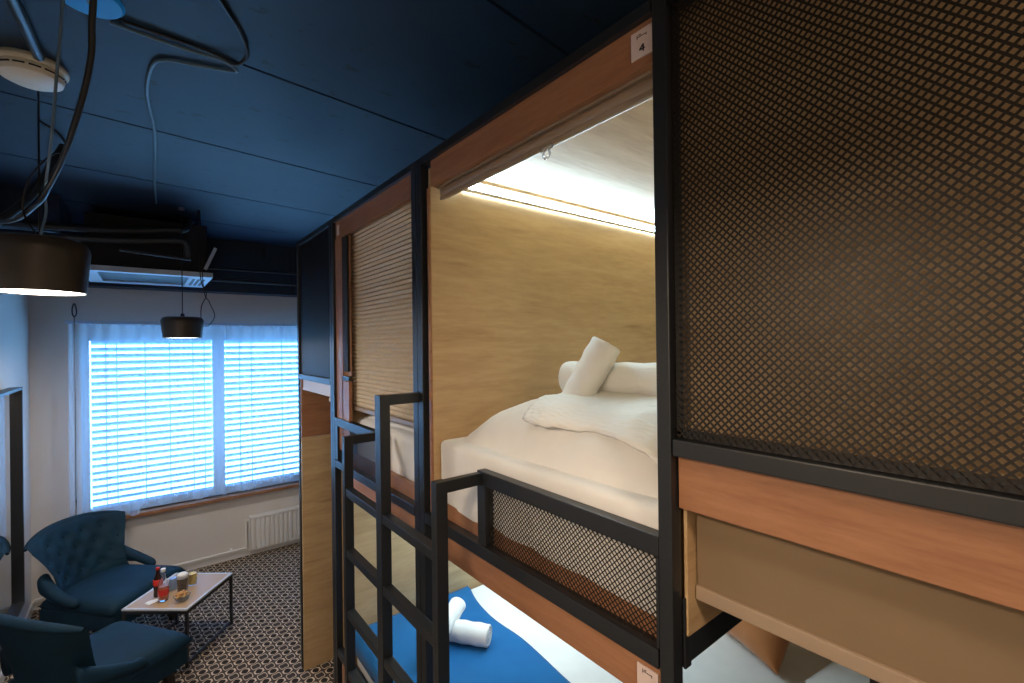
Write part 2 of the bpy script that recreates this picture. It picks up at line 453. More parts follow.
gb = guard(2.14, P3 - .041); gb['label'] = 'guard rail of the bunk with the closed blind'
# lilac board below the far dark screen
# mesh screens
def screen(y0, y1, z0, z1, label, back, backm, gap, wide=.0034):
    t = thing('mesh_screen', label, 'mesh panel', (FX, (y0 + y1) / 2, z0), group='expanded metal screens on the bunk front')
    yc = (y0 + y1) / 2
    bm = shifted(lattice(y0 + .003, y1 - .003, z0 + .002, z1 - .002, w=wide), (.012, -yc, -z0)); obj('expanded_mesh', bm, 'mesh', t)
    bm = BM()
    for b_ in ((y0, y1, z0 + .0, z0 + .018), (y0, y1, z1 - .018, z1), (y0, y0 + .014, z0, z1), (y1 - .014, y1, z0, z1)):
        add_box(bm, .017, .022, b_[0] - yc, b_[1] - yc, b_[2] - z0, b_[3] - z0)
    obj('edge_frame', bm, 'steel', t)
    box('backing_board', (gap, gap + .016, y0 - yc, y1 - yc, 0, z1 - z0), backm, t)
    return t
screen(YE + .04, P1 - .021, 2.097, ZT - .03, 'large bronze expanded metal screen over oak board, nearest the camera', 1, 'oakY', .046, .0037)
screen(P3 + .041, P5 - .004, 2.097, ZT - .03, 'narrow black screen at the far end of the bunks, near the window', 1, 'black', .030, .0060)

# ------------------------------------------------------------------ sleeping pods (wood)
def panel(name, d, m, parent, o, **kw):
    bm = BM(); add_box(bm, d[0] - o[0], d[1] - o[0], d[2] - o[1], d[3] - o[1], d[4] - o[2], d[5] - o[2], .0015)
    return obj(name, bm, m, parent, **kw)
XB = 2.95
def upper_pod(y0, y1, label, ledge=True):
    o = (FX, (y0 + y1) / 2, 1.56)
    t = thing('sleeping_pod', label, 'sleeping pod', o, group='oak sleeping pods')
    X0 = FX + .038
    panel('side_panel', (FX + .038, XB, y0 - .018, y0 - .002, 1.66, 2.985), 'oakX', t, o)
    panel('side_panel', (FX + .020, XB, y1 + .008, y1 + .026, 1.66, 2.985), 'oakX', t, o)
    panel('ceiling_panel', (X0, XB, y0 - .001, y1 + .007, 2.968, 2.985), 'oakX', t, o)
    panel('back_panel', (XB, XB + .02, y0 - .02, y1 + .02, 1.60, 2.97), 'oakY', t, o)
    panel('floor_board', (X0 + .03, XB, y0 - .001, y1 + .007, 1.64, 1.662), 'oakX', t, o)
    panel('sill_board', (FX + .037, FX + .066, y0 - .001, y1 + .006, 1.600, 1.692), 'honeyY', t, o)
    panel('lower_fascia', (FX + .020, FX + .037, y0 + .002, y1 - .002, 1.493, 1.598), 'honeyY', t, o, label='reddish oak board')
    panel('upper_fascia', (FX + .016, FX + .037, y0 + .002, y1 + (.12 if y1 > 2 else -.002), 2.908, 3.022), 'honeyY', t, o, label='reddish oak board')
    panel('edge_strip', (FX + .012, FX + .019, y1 + .008, y1 + .026, 1.64, 2.905), 'honeyX', t, o)
    return t
# y0..y1 = clear opening between the side panels
upper_pod(P1 + .0185, 1.606, 'open oak upper pod with lit ceiling corner, holding the bed and rolled towels')
pb = upper_pod(P2 + .072, 2.63, 'oak upper pod closed by the pleated blind, left of the open one')
ob = (FX, (P2 + .072 + 2.63) / 2, 1.56)
panel('side_board', (FX + .012, FX + .030, 2.657, 2.750, 1.70, 2.905), 'honeyX', pb, ob)
panel('side_board', (FX + .012, FX + .030, 2.545, 2.655, 1.70, 2.095), 'honeyX', pb, ob)
panel('side_rail', (FX + .012, FX + .030, 2.545, 2.655, 2.100, 2.124), 'steel', pb, ob)
panel('blind_track', (FX + .014, FX + .026, 2.565, 2.655, 2.150, 2.900), 'black', pb, ob)
panel('side_board', (FX + .027, FX + .031, 2.545, 2.655, 2.126, 2.900), 'honeyX', pb, ob)
# number of the near lower pod: fascia + side
o = (FX, 0, 0)
t = thing('pod_fascia', 'reddish oak fascia board under the nearest mesh screen', 'fascia board', o)
panel('front_board', (FX + .022, FX + .040, YE + .04, P1 - .020, 1.947, 2.068), 'honeyY', t, o)
panel('return_board', (FX + .042, XB, P1 - .026, P1 - .018, 1.67, 2.05), 'oakX', t, o)
# lower pod: shell around the lower beds
o = (FX, 1.2, 0)
t = thing('lower_sleeping_pod', 'oak shell of the long lower pod around the blue covered bed', 'sleeping pod', o)
panel('end_panel', (FX + .042, XB, 2.705, 2.723, .02, 1.592), 'oakX', t, o)
panel('back_panel', (XB, XB + .02, YE, 2.705, .02, 1.592), 'oakY', t, o)
panel('floor_board', (FX + .042, XB, YE, 2.70, .40, .43), 'oakX', t, o)
panel('front_board', (FX + .008, FX + .026, P1 + .02, 2.70, .30, .495), 'honeyY', t, o)
panel('divider', (FX + .15, XB, .244, .262, .435, 1.94), 'black', t, o)
panel('roof_board', (FX + .042, XB, YE, .53, 2.10, 2.115), 'oakX', t, o)

# far alcove under the black screen
o = (FX, 3.3, 0)
t = thing('alcove_panel', 'tall oak end panel of the alcove reaching down to the carpet', 'oak panel', (FX, 3.5, 0))
o = (FX, 3.5, 0)
panel('lower_board', (FX + .004, 2.2, 3.505, 3.523, 0.0, 1.645), 'oakX', t, o, label='pale oak board')
panel('upper_board', (FX + .004, 2.2, 3.505, 3.523, 1.647, 2.09), 'honeyX', t, o, label='darker reddish oak board')
t = thing('roller_blind', 'pale lilac blind rolled up above the far alcove', 'blind', (FX + .02, 3.2, 2.0), group='roller blinds')
box('cloth', (-.004, .004, -.36, .295, 0, .085), 'lilac', t)
box('bottom_rail', (-.008, .008, -.36, .295, -.014, .0), 'lilac', t, .002)
bm = BM(); lathe(bm, [(0, 0), (.007, .004), (.007, .02), (.003, .028), (0, .03)], 10, (0, -.30, -.046)); obj('pull_knob', bm, 'white_paint', t, True)

# pleated blind of pod B
t = thing('pleated_blind', 'closed beige pleated blind in the upper pod behind the ladder', 'blind', (FX + .052, 2.14, 1.96))
bm = BM(); n = 46; y0, y1 = -.352, .485; H = 2.965 - 1.960
def pf(u, v):
    k = v * n * 2
    return Vector((.010 * abs((k % 2) - 1), y0 + (y1 - y0) * u, v * H))
grid(bm, pf, 1, n * 2); obj('pleated_cloth', bm, 'blind', t, solid=.0015)
box('bottom_rail', (-.006, .020, y0, y1, -.022, -.001), 'blind_rail', t, .003)
# open roller blind of pod C
t = thing('roller_blind', 'rolled-up beige blind under the fascia of the open upper pod', 'blind', (FX + .063, 1.11, 2.884), group='roller blinds')
bm = BM(); 
for i in range(2): pass
tube(bm, [(0, -.49, .0), (0, .47, .0)], .022, 20, smooth=False); obj('roll', bm, 'blind_rail', t, True)
box('leak_blocker', (-.024, .024, -.49, .488, .018, .080), 'blind_rail', t, .002)  # box added to block the bright leak between fascia and roll
box('bottom_rail', (-.022, -.008, -.49, .47, -.030, -.016), 'blind_rail', t, .003)
bm = BM(); add_box(bm, -.026, -.021, -.165, -.115, -.040, -.026, .002)
tube(bm, [(-.024, -.14 + .013 * math.cos(a), -.050 + .013 * math.sin(a)) for a in [i * math.pi / 8 for i in range(17)]], .0035, 8, 2)
obj('pull_tab', bm, 'clear', t, True, label='clear plastic ring')
# near lower pod blind
t = thing('roller_blind', 'taupe roller blind pulled partly down under the nearest fascia', 'blind', (.935, 0, 1.75), group='roller blinds')
box('cloth', (-.0015, .0015, YE + .06, .546, .022, .30), 'roller', t)
box('bottom_rail', (-.008, .008, YE + .06, .547, -.008, .022), 'blind_rail', t, .004)

# number plates
def plate(y, z, w, h, label, digit=None):
    t = thing('number_plate', label, 'sign', (FX + (.0145 if z > 2 else .0185), y, z), group='pod number plates')
    box('plate', (-.002, .0012, -w / 2, w / 2, -h / 2, h / 2), 'sign', t, .0008)
    if digit:
        bm = BM()
        def seg(a, b, wd=.0032): bar(bm, (-.0026, -a[0], a[1]), (-.0026, -b[0], b[1]), .0008, wd, 0)
        if digit == '4':
            seg((.004, .008 - .012), (.004, -.016 - .004)); seg((.004, -.004), (-.006, -.014)); seg((-.006, -.014), (.008, -.014))
        # small bed pictogram, drawn in faint lines above the number
        seg((-.012, .016), (.012, .016), .0012); seg((-.012, .021), (-.012, .012), .0012); seg((.012, .018), (.012, .012), .0012); seg((-.008, .020), (-.002, .020), .0018)
        obj('printing', bm, 'ink', t)
    return t
plate(.626, 2.962, .058, .062, 'pale plate with the number 4 on the fascia of the open upper pod', '4')
plate(2.700, 2.955, .040, .058, 'small blank looking plate on the fascia above the pleated blind')
plate(.636, 1.540, .056, .056, 'pale plate on the lower fascia below the guard rail', '-')

# led profile
t = thing('led_strip', 'bright cool white light strip in the corner of the open upper pod', 'light', (1.02, 1.606, 2.941))
box('diffuser', (0, 1.88, -.026, -.002, -.018, .012), 'led', t)
bm = BM(); add_box(bm, -.004, 1.88, -.031, -.001, -.0225, -.0185); add_box(bm, -.004, 1.88, -.031, -.001, .0125, .0165)
obj('profile', bm, 'steel_grey', t)

# ------------------------------------------------------------------ beds
def soft_box(bm, x0, x1, y0, y1, z0, z1, r=.05):
    add_box(bm, x0, x1, y0, y1, z0, z1); bmesh.ops.bevel(bm, geom=bm.edges[:], offset=r, segments=4, affect='EDGES', profile=.6)
def mattress(name, x0, x1, y0, y1, z0, z1, label, r=.05):
    c = ((x0 + x1) / 2, (y0 + y1) / 2, z0)
    bm = BM(); soft_box(bm, x0 - c[0], x1 - c[0], y0 - c[1], y1 - c[1], 0, z1 - z0, r)
    for _ in range(2): bmesh.ops.subdivide_edges(bm, edges=[e for e in bm.edges if e.calc_length() > .12], cuts=2, use_grid_fill=True)
    for v in bm.verts:
        n = noise.noise(v.co * 5) * .008; v.co += v.normal * n
    o = obj(name, bm, 'linen', None, True, 60); o.location = c
    return tag(o, label, 'mattress', 'bed mattresses')
mattress('mattress', .895, XB - .01, P1 + .024, 1.609, 1.664, 1.925, 'white sheeted mattress in the open upper pod', .032)
mattress('mattress', .925, XB - .01, P2 + .085, 2.615, 1.664, 1.89, 'white mattress behind the closed pleated blind')
mattress('mattress', .94, XB - .01, .27, 2.69, .432, .625, 'wide white mattress of the lower bed under the blue runner', .04)
mattress('mattress', .93, XB - .01, YE + .05, .235, .432, .625, 'white mattress of the lower bed behind the black divider', .04)

# puffy duvet on upper bed C
def edge_(d, w):
    q = max(0., min(1., d / w)); return math.sqrt(max(0., 1 - (1 - q) ** 2)) * .72 + .28 * (1 - math.exp(-3 * max(d, 0) / w / 1.6))
def duvet(name, x0, x1, y0, y1, zb, H, m, label, seed, front=.10, dy=.13):
    c = Vector(((x0 + x1) / 2, (y0 + y1) / 2, zb))
    bm = BM()
    def f(u, v):
        x = x0 + (x1 - x0) * u; y = y0 + (y1 - y0) * v
        e = 1.0
        du = min(u * (x1 - x0), (1 - u) * (x1 - x0)); dv = min(v * (y1 - y0), (1 - v) * (y1 - y0))
        fu = edge_(du, front * 2); fv = edge_(dv, dy * 2.6)
        z = H * fu * fv
        z += (.018 * noise.noise(Vector((x * 3 + seed, y * 3, 0))) + .008 * noise.noise(Vector((x * 9, y * 9 + seed, 1)))) * min(1, fu * fv * 1.6)
        w = .022 * noise.noise(Vector((y * 2.2 + seed, 3.3, u))) + .010 * noise.noise(Vector((y * 8, 1.1, 4)))
        return Vector((x + w * (1 - u) ** 3, y, zb + .004 + z)) - c
    top = grid(bm, f, 60, 50)
    # underside
    bot = [[bm.verts.new((t_.co.x, t_.co.y, .001)) for t_ in row] for row in top]
    for i in range(60):
        for j in range(50): bm.faces.new((bot[i][j], bot[i][j + 1], bot[i + 1][j + 1], bot[i + 1][j]))
    for i in range(60):
        bm.faces.new((top[i][0], bot[i][0], bot[i + 1][0], top[i + 1][0])); bm.faces.new((top[i][50], top[i + 1][50], bot[i + 1][50], bot[i][50]))
    for j in range(50):
        bm.faces.new((top[0][j], top[0][j + 1], bot[0][j + 1], bot[0][j])); bm.faces.new((top[60][j], bot[60][j], bot[60][j + 1], top[60][j + 1]))
    o = obj(name, bm, m, None, True, 80); o.location = c
    return tag(o, label, 'duvet')
duvet('duvet', .945, XB - .05, P1 + .05, 1.525, 1.919, .165, 'linen', 'puffy white duvet on the upper bed in the open pod', 2.0, .095, dy=.085)
duvet('duvet', .96, XB - .05, P2 + .10, 2.60, 1.885, .055, 'linen', 'flat white duvet on the upper bed behind the pleated blind', 9.0, .08)
# crinkled seersucker throw over the near front half of the duvet
bm = BM()
def thr(u, v):
    x = .985 + u * .75; y = P1 + .066 + v * .56
    du = x - .945; dv = min(y - (P1 + .05), 1.525 - y)
    z = 1.944 + .165 * edge_(du, .19) * edge_(dv, .221)
    z += .018 * noise.noise(Vector((x * 3 + 2, y * 3, 0))) + .006 + .006 * noise.noise(Vector((x * 16, y * 16, 2))) + .004 * noise.noise(Vector((x * 40, y * 40, 5)))
    x += .05 * noise.noise(Vector((y * 5, 2.1, 0))) * (1 - u)
    y += .05 * noise.noise(Vector((x * 6, 7.1, 0))) * v - .25 * (1 - u) * v * 0
    return Vector((x - 1.3, y - .9, z - 1.9))
grid(bm, thr, 70, 50)
o = obj('blanket', bm, 'seersucker', None, True, 80, solid=.010); o.location = (1.3, .9, 1.9)
tag(o, 'crinkled white blanket lying over the duvet in the open upper pod', 'blanket')

# blue runner on lower bed
bm = BM()
def runf(u, v):
    y = .30 + v * 2.395
    xe = 1.625 + .09 * min(1, max(0, (y - 2.15) / .5)) ** 1.5 + .018 * math.sin(y * 7)
    x = .925 + (xe - .925) * u
    z = -.10 * max(0, 1 - u / .03) ** 2 + .008 + .006 * noise.noise(Vector((x * 4, y * 4, 0))) + .010 * math.exp(-((y - 1.2) / .6) ** 2) * math.sin(u * 3.14)
    return Vector((x - 1.4, y - 1.5, z))
grid(bm, runf, 40, 90)
o = obj('bed_runner', bm, 'blue_cloth', None, True, 80, solid=.008); o.location = (1.4, 1.5, .632)
tag(o, 'bright blue runner spread over the foot of the lower bed', 'bed runner')

# pillows
def pillow(name, c, sx, sy, sz, m, label, cat, rot=(0, 0, 0), group=None, piping=None):
    bm = BM()
    def f(sign):
        def g(u, v):
            a, b_ = 2 * u - 1, 2 * v - 1
            e = max(0, (1 - abs(a) ** 2.6)) ** .55 * max(0, (1 - abs(b_) ** 2.6)) ** .55
            px = a * sx / 2 * (1 - .07 * (1 - b_ * b_) * 0 - .05 * (1 - abs(b_)) * abs(a)); py = b_ * sy / 2 * (1 - .05 * (1 - abs(a)) * abs(b_))
            return Vector((px, py, sign * e * sz / 2 + .006 * noise.noise(Vector((a * 3, b_ * 3, sign))) * e))
        return g
    grid(bm, f(1), 22, 22); grid(bm, f(-1), 22, 22)
    bmesh.ops.remove_doubles(bm, verts=bm.verts, dist=.0008)
    o = obj(name, bm, m, None, True, 100); o.location = c; o.rotation_euler = rot
    return tag(o, label, cat, group)
pillow('cushion', (2.60, 1.18, .85), .44, .48, .19, 'orange_cloth', 'burnt orange cushion propped up at the head of the lower bed', 'cushion', (0, R(-62), R(-22)))
pillow('pillow', (2.60, .55, .70), .46, .62, .14, 'linen', 'white pillow lying beside the orange cushion on the lower bed', 'pillow', (0, R(-10), R(-12)))
pillow('pillow', (2.60, 1.05, 2.10), .40, .62, .15, 'linen', 'white pillow at the head of the upper bed, behind the towels', 'pillow', (0, R(-16), 0))

# rolled towels
def towel(c, axis, L, r, label, group, twist=0., sq=1.):
    bm = BM(); n = 40; m = 26
    prof = []
    def ring(x, rr, ripple):
        vs = []
        for j in range(n):
            a = 2 * math.pi * j / n
            q = rr * (1 + .03 * noise.noise(Vector((x * 9, math.cos(a) * 1.5, math.sin(a) * 1.5 + twist))))
            q *= (1 + .05 * (1 if (a - twist) % (2 * math.pi) < .25 else 0) * ripple)
            vs.append(bm.verts.new((x, q * math.cos(a), q * math.sin(a) * sq)))
        return vs
    rings = []
    # spiral end caps: alternate depth
    capr = [.02, .14, .26, .38, .50, .62, .74, .86, .95]
    for k, cr in enumerate(capr):
        rings.append(('s', cr, k))
    R_ = []
    def spir(side):
        out = []
        for k in range(19):
            cr = .04 + k / 18 * .90
            vs = []
            for j in range(n):
                a = 2 * math.pi * j / n
                ph = (cr * 4.2 - a / (2 * math.pi)) % 1.0
                dep = -.007 * (1 if ph < .28 else 0) + .004 * (1 - cr)
                vs.append(bm.verts.new((side * (L / 2 + dep), r * cr * math.cos(a), r * cr * math.sin(a) * sq)))
            out.append(vs)
        return out
    left = spir(-1); body = [ring(-L / 2 + .004, r * .985, 1)] + [ring(-L / 2 + .012 + (L - .024) * i / m, r * (1 + .03 * math.sin(i * .9 + twist)), 1) for i in range(m + 1)] + [ring(L / 2 - .004, r * .985, 1)]
    right = spir(1)[::-1]
    allr = left + body + right
    for a, b_ in zip(allr, allr[1:]):
        for i in range(n): bm.faces.new((a[i], a[(i + 1) % n], b_[(i + 1) % n], b_[i]))
    bm.faces.new(allr[0][::-1]); bm.faces.new(allr[-1])
    o = obj('rolled_towel', bm, 'towel', None, True, 50)
    o.location = c; o.rotation_mode = 'QUATERNION'; o.rotation_quaternion = Vector(axis).to_track_quat('X', 'Z')
    return tag(o, label, 'towel', group)
towel((1.36, 1.10, 2.160), (.22, -.93, .0), .44, .062, 'rolled white towel lying flat on the upper bed duvet, under the leaning one', 'rolled towels on the upper bed', .3)
towel((1.255, 1.145, 2.175), (.20, -.20, .50), .27, .069, 'rolled white towel leaning upright across the other on the upper bed', 'rolled towels on the upper bed', 1.4, .8)
towel((1.36, 2.22, .700), (.50, -.70, .0), .34, .055, 'rolled white towel lying on the blue runner of the lower bed', 'rolled towels on the lower bed', .8)
towel((1.27, 2.25, .745), (.80, .50, .14), .38, .050, 'rolled white towel crossed over the other on the blue runner', 'rolled towels on the lower bed', 2.1, .9)

# ------------------------------------------------------------------ ladder
LX = .69
lad = thing('bunk_ladder', 'black steel ladder with three uprights standing before the middle bunks', 'ladder', (LX, 1.7, 0))
TW = .030
ys = {'Q': 2.10, 'P': 1.705, 'R': 1.272}
for k, zt, wy in (('Q', 1.89, .030), ('P', 2.105, .052), ('R', 1.875, .034)):
    y = ys[k] - 1.7
    box('stile', (0, .040, y - wy / 2, y + wy / 2, 0, zt), 'steel', lad, .003)
    ty = {'Q': 2.16, 'P': P2, 'R': 1.262}[k] - 1.7
    bm = BM(); bar(bm, (.041, y, zt - .020), (FX - LX - .001, y, zt - .020), wy * .8, .038); obj('top_bar', bm, 'steel', lad)
for (a, b_) in (('R', 'P'), ('P', 'Q')):
    wa = {'Q': .015, 'P': .026, 'R': .017}
    for z in (1.66, 1.392, 1.12, .85, .58, .31, .09):
        box('rung', (.003, .037, ys[a] - 1.7 + wa[a] + .001, ys[b_] - 1.7 - wa[b_] - .001, z - .034, z), 'steel', lad, .003)

# ------------------------------------------------------------------ ceiling things
def pendant(c, r, h, zc, label, cords):
    t = thing('pendant_lamp', label, 'lamp', c, group='black pendant lamps')
    bm = BM()
    P = [(0.02, h), (r * .80, h), (r * .90, h * .965), (r * .975, h * .86), (r * .995, h * .78), (r * .985, h * .72), (r * .90, 0), (r * .885, 0), (r * .885, .01), (r * .965, h * .70), (r * .955, h * .82), (r * .78, h * .95), (.02, h * .96), (.02, h)]
    lathe(bm, P, 64); obj('lamp_shade', bm, 'lamp_black', t, True, 35)
    bm = BM(); lathe(bm, [(0, .000), (r * .875, .002), (r * .875, .010), (0, .010)], 48); obj('diffuser', bm, 'lamp_glow', t)
    bm = BM(); lathe(bm, [(0, h + .03), (.012, h + .028), (.016, h), (.0, h)], 16); tube(bm, [(0, 0, h + .02), (0, 0, zc - c[2] - .01)], .0035, 8, smooth=False); obj('cord', bm, 'cable_black', t, True)
    bm = BM(); lathe(bm, [(0, zc - c[2]), (.02, zc - c[2]), (.02, zc - c[2] - .02), (.0, zc - c[2] - .025)], 16); obj('ceiling_hook', bm, 'steel_grey', t, True)
    for pts in cords:
        bm = BM(); tube(bm, pts, .0035, 8); obj('spare_cord', bm, 'cable_black', t, True)
    return t
pendant((-.331, 2.66, 2.525), .156, .215, ZC, 'large looking black pendant lamp hanging nearest, at the left edge',
        [[(0, 0, .215), (-.05, .03, .33), (-.03, .0, .45), (.03, 0, .56), (.08, 0, .60), (.06, 0, .66), (0, 0, .70)]])
pendant((.235, 4.5, 2.368), .143, .165, ZC, 'small looking black pendant lamp in front of the window',
        [[(.12, -.02, .10), (.17, -.02, .10), (.215, 0, .18), (.18, 0, .29), (.14, 0, .42), (.12, 0, 1.03)], [(.12, -.02, .11), (.125, 0, .25), (.16, 0, .36), (.12, 0, .5), (.11, 0, 1.03)]])
pendant((-.33, .55, 2.60), .148, .2, ZC, 'black pendant lamp over the near aisle', [])

t = thing('smoke_detector', 'cream round smoke detector on the dark ceiling, top left', 'smoke detector', (-.335, 2.55, ZC))
bm = BM(); lathe(bm, [(0, 0), (.075, 0), (.080, -.012), (.078, -.020), (.0, -.020)], 40); obj('base', bm, 'detector', t, True, 30)
bm = BM(); lathe(bm, [(0, -.020), (.066, -.020), (.072, -.030), (.066, -.052), (.048, -.062), (0, -.064)], 40); obj('cover', bm, 'detector', t, True, 30)
bm = BM()
for k in range(14):
    a = k * 2 * math.pi / 14
    bar(bm, (.0715 * math.cos(a - .17), .0715 * math.sin(a - .17), -.036), (.0715 * math.cos(a + .17), .0715 * math.sin(a + .17), -.036), .003, .004, 0)
obj('slots', bm, 'dark_wood', t)
for ch in t.children: ch.scale = (1.36, 1.36, 1.2)
t = thing('ceiling_plate', 'round cover on the ceiling at the top edge, blue light painted into its colour', 'ceiling cover', (-.128, 1.955, ZC))
bm = BM(); lathe(bm, [(0, 0), (.085, 0), (.088, -.008), (.080, -.016), (0, -.018)], 40); obj('cover', bm, 'blue_lit_plate', t, True, 30)
bm = BM(); lathe(bm, [(0, -.016), (.007, -.018), (.005, -.022), (0, -.023)], 12); obj('screw', bm, 'steel_grey', t, True)

def cable(name, pts, r, m, label, cat='cable', group=None, clip=None, n=8):
    bm = BM(); o0 = Vector(pts[0]); tube(bm, [Vector(p) - o0 for p in pts], r, n)
    o = obj(name, bm, m, None, True, 80); o.location = o0
    tag(o, label, cat, group); return o
zc = ZC - .008
cable('ceiling_cable', [(-.083, 2.053, zc), (.11, 2.072, zc), (.233, 2.068, zc), (.293, 2.095, zc - .01), (.262, 2.138, zc), (.16, 2.17, zc), (.069, 2.2, zc), (.031, 2.277, zc), (.016, 2.521, zc), (.04, 2.838, zc), (.051, 3.107, zc), (.060, 3.9, zc), (.075, 4.45, zc)],
      .0065, 'cable_grey', 'blue grey cable looping and then running along the ceiling towards the window', group='ceiling cables')
cable('ceiling_cable', [(.189, 1.70, zc), (.269, 1.848, zc), (.307, 1.959, zc - .01), (.279, 2.035, zc - .02), (.20, 2.04, zc), (-.05, 2.02, zc)],
      .0065, 'cable_black', 'black cable curling beside the grey loop on the ceiling', group='ceiling cables')
cable('ceiling_cable', [(-.105, 1.80, ZC - .01), (-.118, 1.90, 3.30), (-.126, 1.97, 3.22), (-.157, 2.08, 3.119), (-.212, 2.25, 2.997), (-.273, 2.42, 2.908), (-.333, 2.6, 2.866), (-.48, 2.9, 2.84), (-.79, 3.1, 2.9)],
      .009, 'cable_black', 'thick black cable sagging down past the smoke detector', group='ceiling cables')
cable('ceiling_cable', [(-.190, 1.99, ZC - .01), (-.213, 2.08, 3.231), (-.241, 2.22, 3.082), (-.260, 2.32, 3.008), (-.295, 2.5, 2.906), (-.305, 2.6, 2.844), (-.325, 2.645, 2.768), (-.331, 2.65, 2.746)],
      .0045, 'cable_grey', 'thin blue grey wire dropping to the nearest pendant lamp', group='ceiling cables')
cable('conduit_pipe', [(-.318, 1.95, ZC - .018), (-.300, 2.43, ZC - .018)], .018, 'conduit', 'dark conduit leading to the smoke detector', 'pipe', 'ceiling pipes')
cable('conduit_pipe', [(-.79, 3.05, 2.60), (-.562, 3.2, 2.872), (-.443, 3.3, 3.06), (-.330, 3.4, 3.37)], .020, 'conduit', 'slanting dark pipe left of the nearest pendant cord', 'pipe', 'ceiling pipes')
cable('conduit_pipe', [(-.78, 4.5, 3.07), (-.20, 4.5, 3.09), (.16, 4.5, 3.13), (.26, 4.5, 3.12), (.275, 4.56, 3.0)], .024, 'conduit', 'lower thick pipe above the air conditioner', 'pipe', 'ceiling pipes', n=12)
cable('conduit_pipe', [(-.78, 4.55, 3.14), (-.20, 4.55, 3.17), (.16, 4.55, 3.22), (.26, 4.55, 3.24), (.30, 4.6, 3.32)], .024, 'conduit', 'upper thick pipe above the air conditioner', 'pipe', 'ceiling pipes', n=12)
cable('conduit_pipe', [(-.14, 4.45, 3.015), (.29, 4.45, 2.985)], .011, 'conduit', 'thin pipe slung just above the air conditioner', 'pipe', 'ceiling pipes')
cable('conduit_pipe', [(.38, 5.45, 3.07), (3.1, 5.45, 3.10)], .013, 'conduit', 'upper pipe running right along the dark soffit', 'pipe', 'ceiling pipes')
cable('conduit_pipe', [(.38, 5.5, 2.965), (3.1, 5.5, 2.965)], .018, 'conduit', 'lower pipe running right along the dark soffit', 'pipe', 'ceiling pipes')
for x in (.6, 1.0): pass
tag(box('hanger_bar', (-.012, .012, -.008, .008, -.10, .10), 'ac_white', None, .002), 'short pale bar beside the air conditioner, under the ceiling', 'hanger')
bpy.data.objects['hanger_bar'].location = (.435, 4.6, 3.03); bpy.data.objects['hanger_bar'].rotation_euler = (0, R(22), 0)
# services box and downstand
tag(box('duct_box', (XL + .001, -.47, 4.62, 5.3, 3.13, ZC - .001), 'ceiling', None, .004), 'dark boxed duct under the ceiling in the left corner', 'duct')
t = thing('air_conditioner', 'ceiling air conditioner with pale underside in front of the window wall', 'air conditioner', (.05, 5.0, 2.87))
box('housing', (-.40, .37, -.30, .50, .042, .45), 'black', t, .006)
bm = BM()
add_box(bm, -.42, -.33, -.42, .42, 0, .04, .004); add_box(bm, .24, .40, -.42, .42, 0, .04, .004)
add_box(bm, -.33, .24, -.42, -.34, 0, .04, .004); add_box(bm, -.33, .24, .30, .42, 0, .04, .004)
obj('face_panel', bm, 'ac_white', t)
box('intake_grille', (-.33, .24, -.34, .30, .012, .034), 'ac_dark', t)
bm = BM()
for i in range(3): add_box(bm, .270 + i * .035, .292 + i * .035, -.25, .25, -.001, .004)
obj('louvre', bm, 'ac_dark', t)

# ------------------------------------------------------------------ mirror on left wall
t = thing('wall_mirror', 'tall mirror in a deep black box frame on the left wall', 'mirror', (XL + .022, 4.07, .44))
H, Y0, Y1, DP, TH = 1.58, -.8, .83, .073, .022
bm = BM(); add_box(bm, .002, DP, Y1 - TH, Y1, 0, H, .003); obj('frame_side', bm, 'steel', t)
bm = BM(); add_box(bm, .002, DP, Y0, Y0 + TH, 0, H, .003); obj('frame_side', bm, 'steel', t)
bm = BM(); add_box(bm, .002, DP, Y0 + TH, Y1 - TH, H - TH, H, .003); obj('frame_top', bm, 'steel', t)
bm = BM(); add_box(bm, .002, DP, Y0 + TH, Y1 - TH, 0, TH, .003); obj('frame_bottom', bm, 'steel', t)
box('mirror_glass', (.004, .040, Y0 + TH, Y1 - TH, TH, H - TH), 'mirror', t)

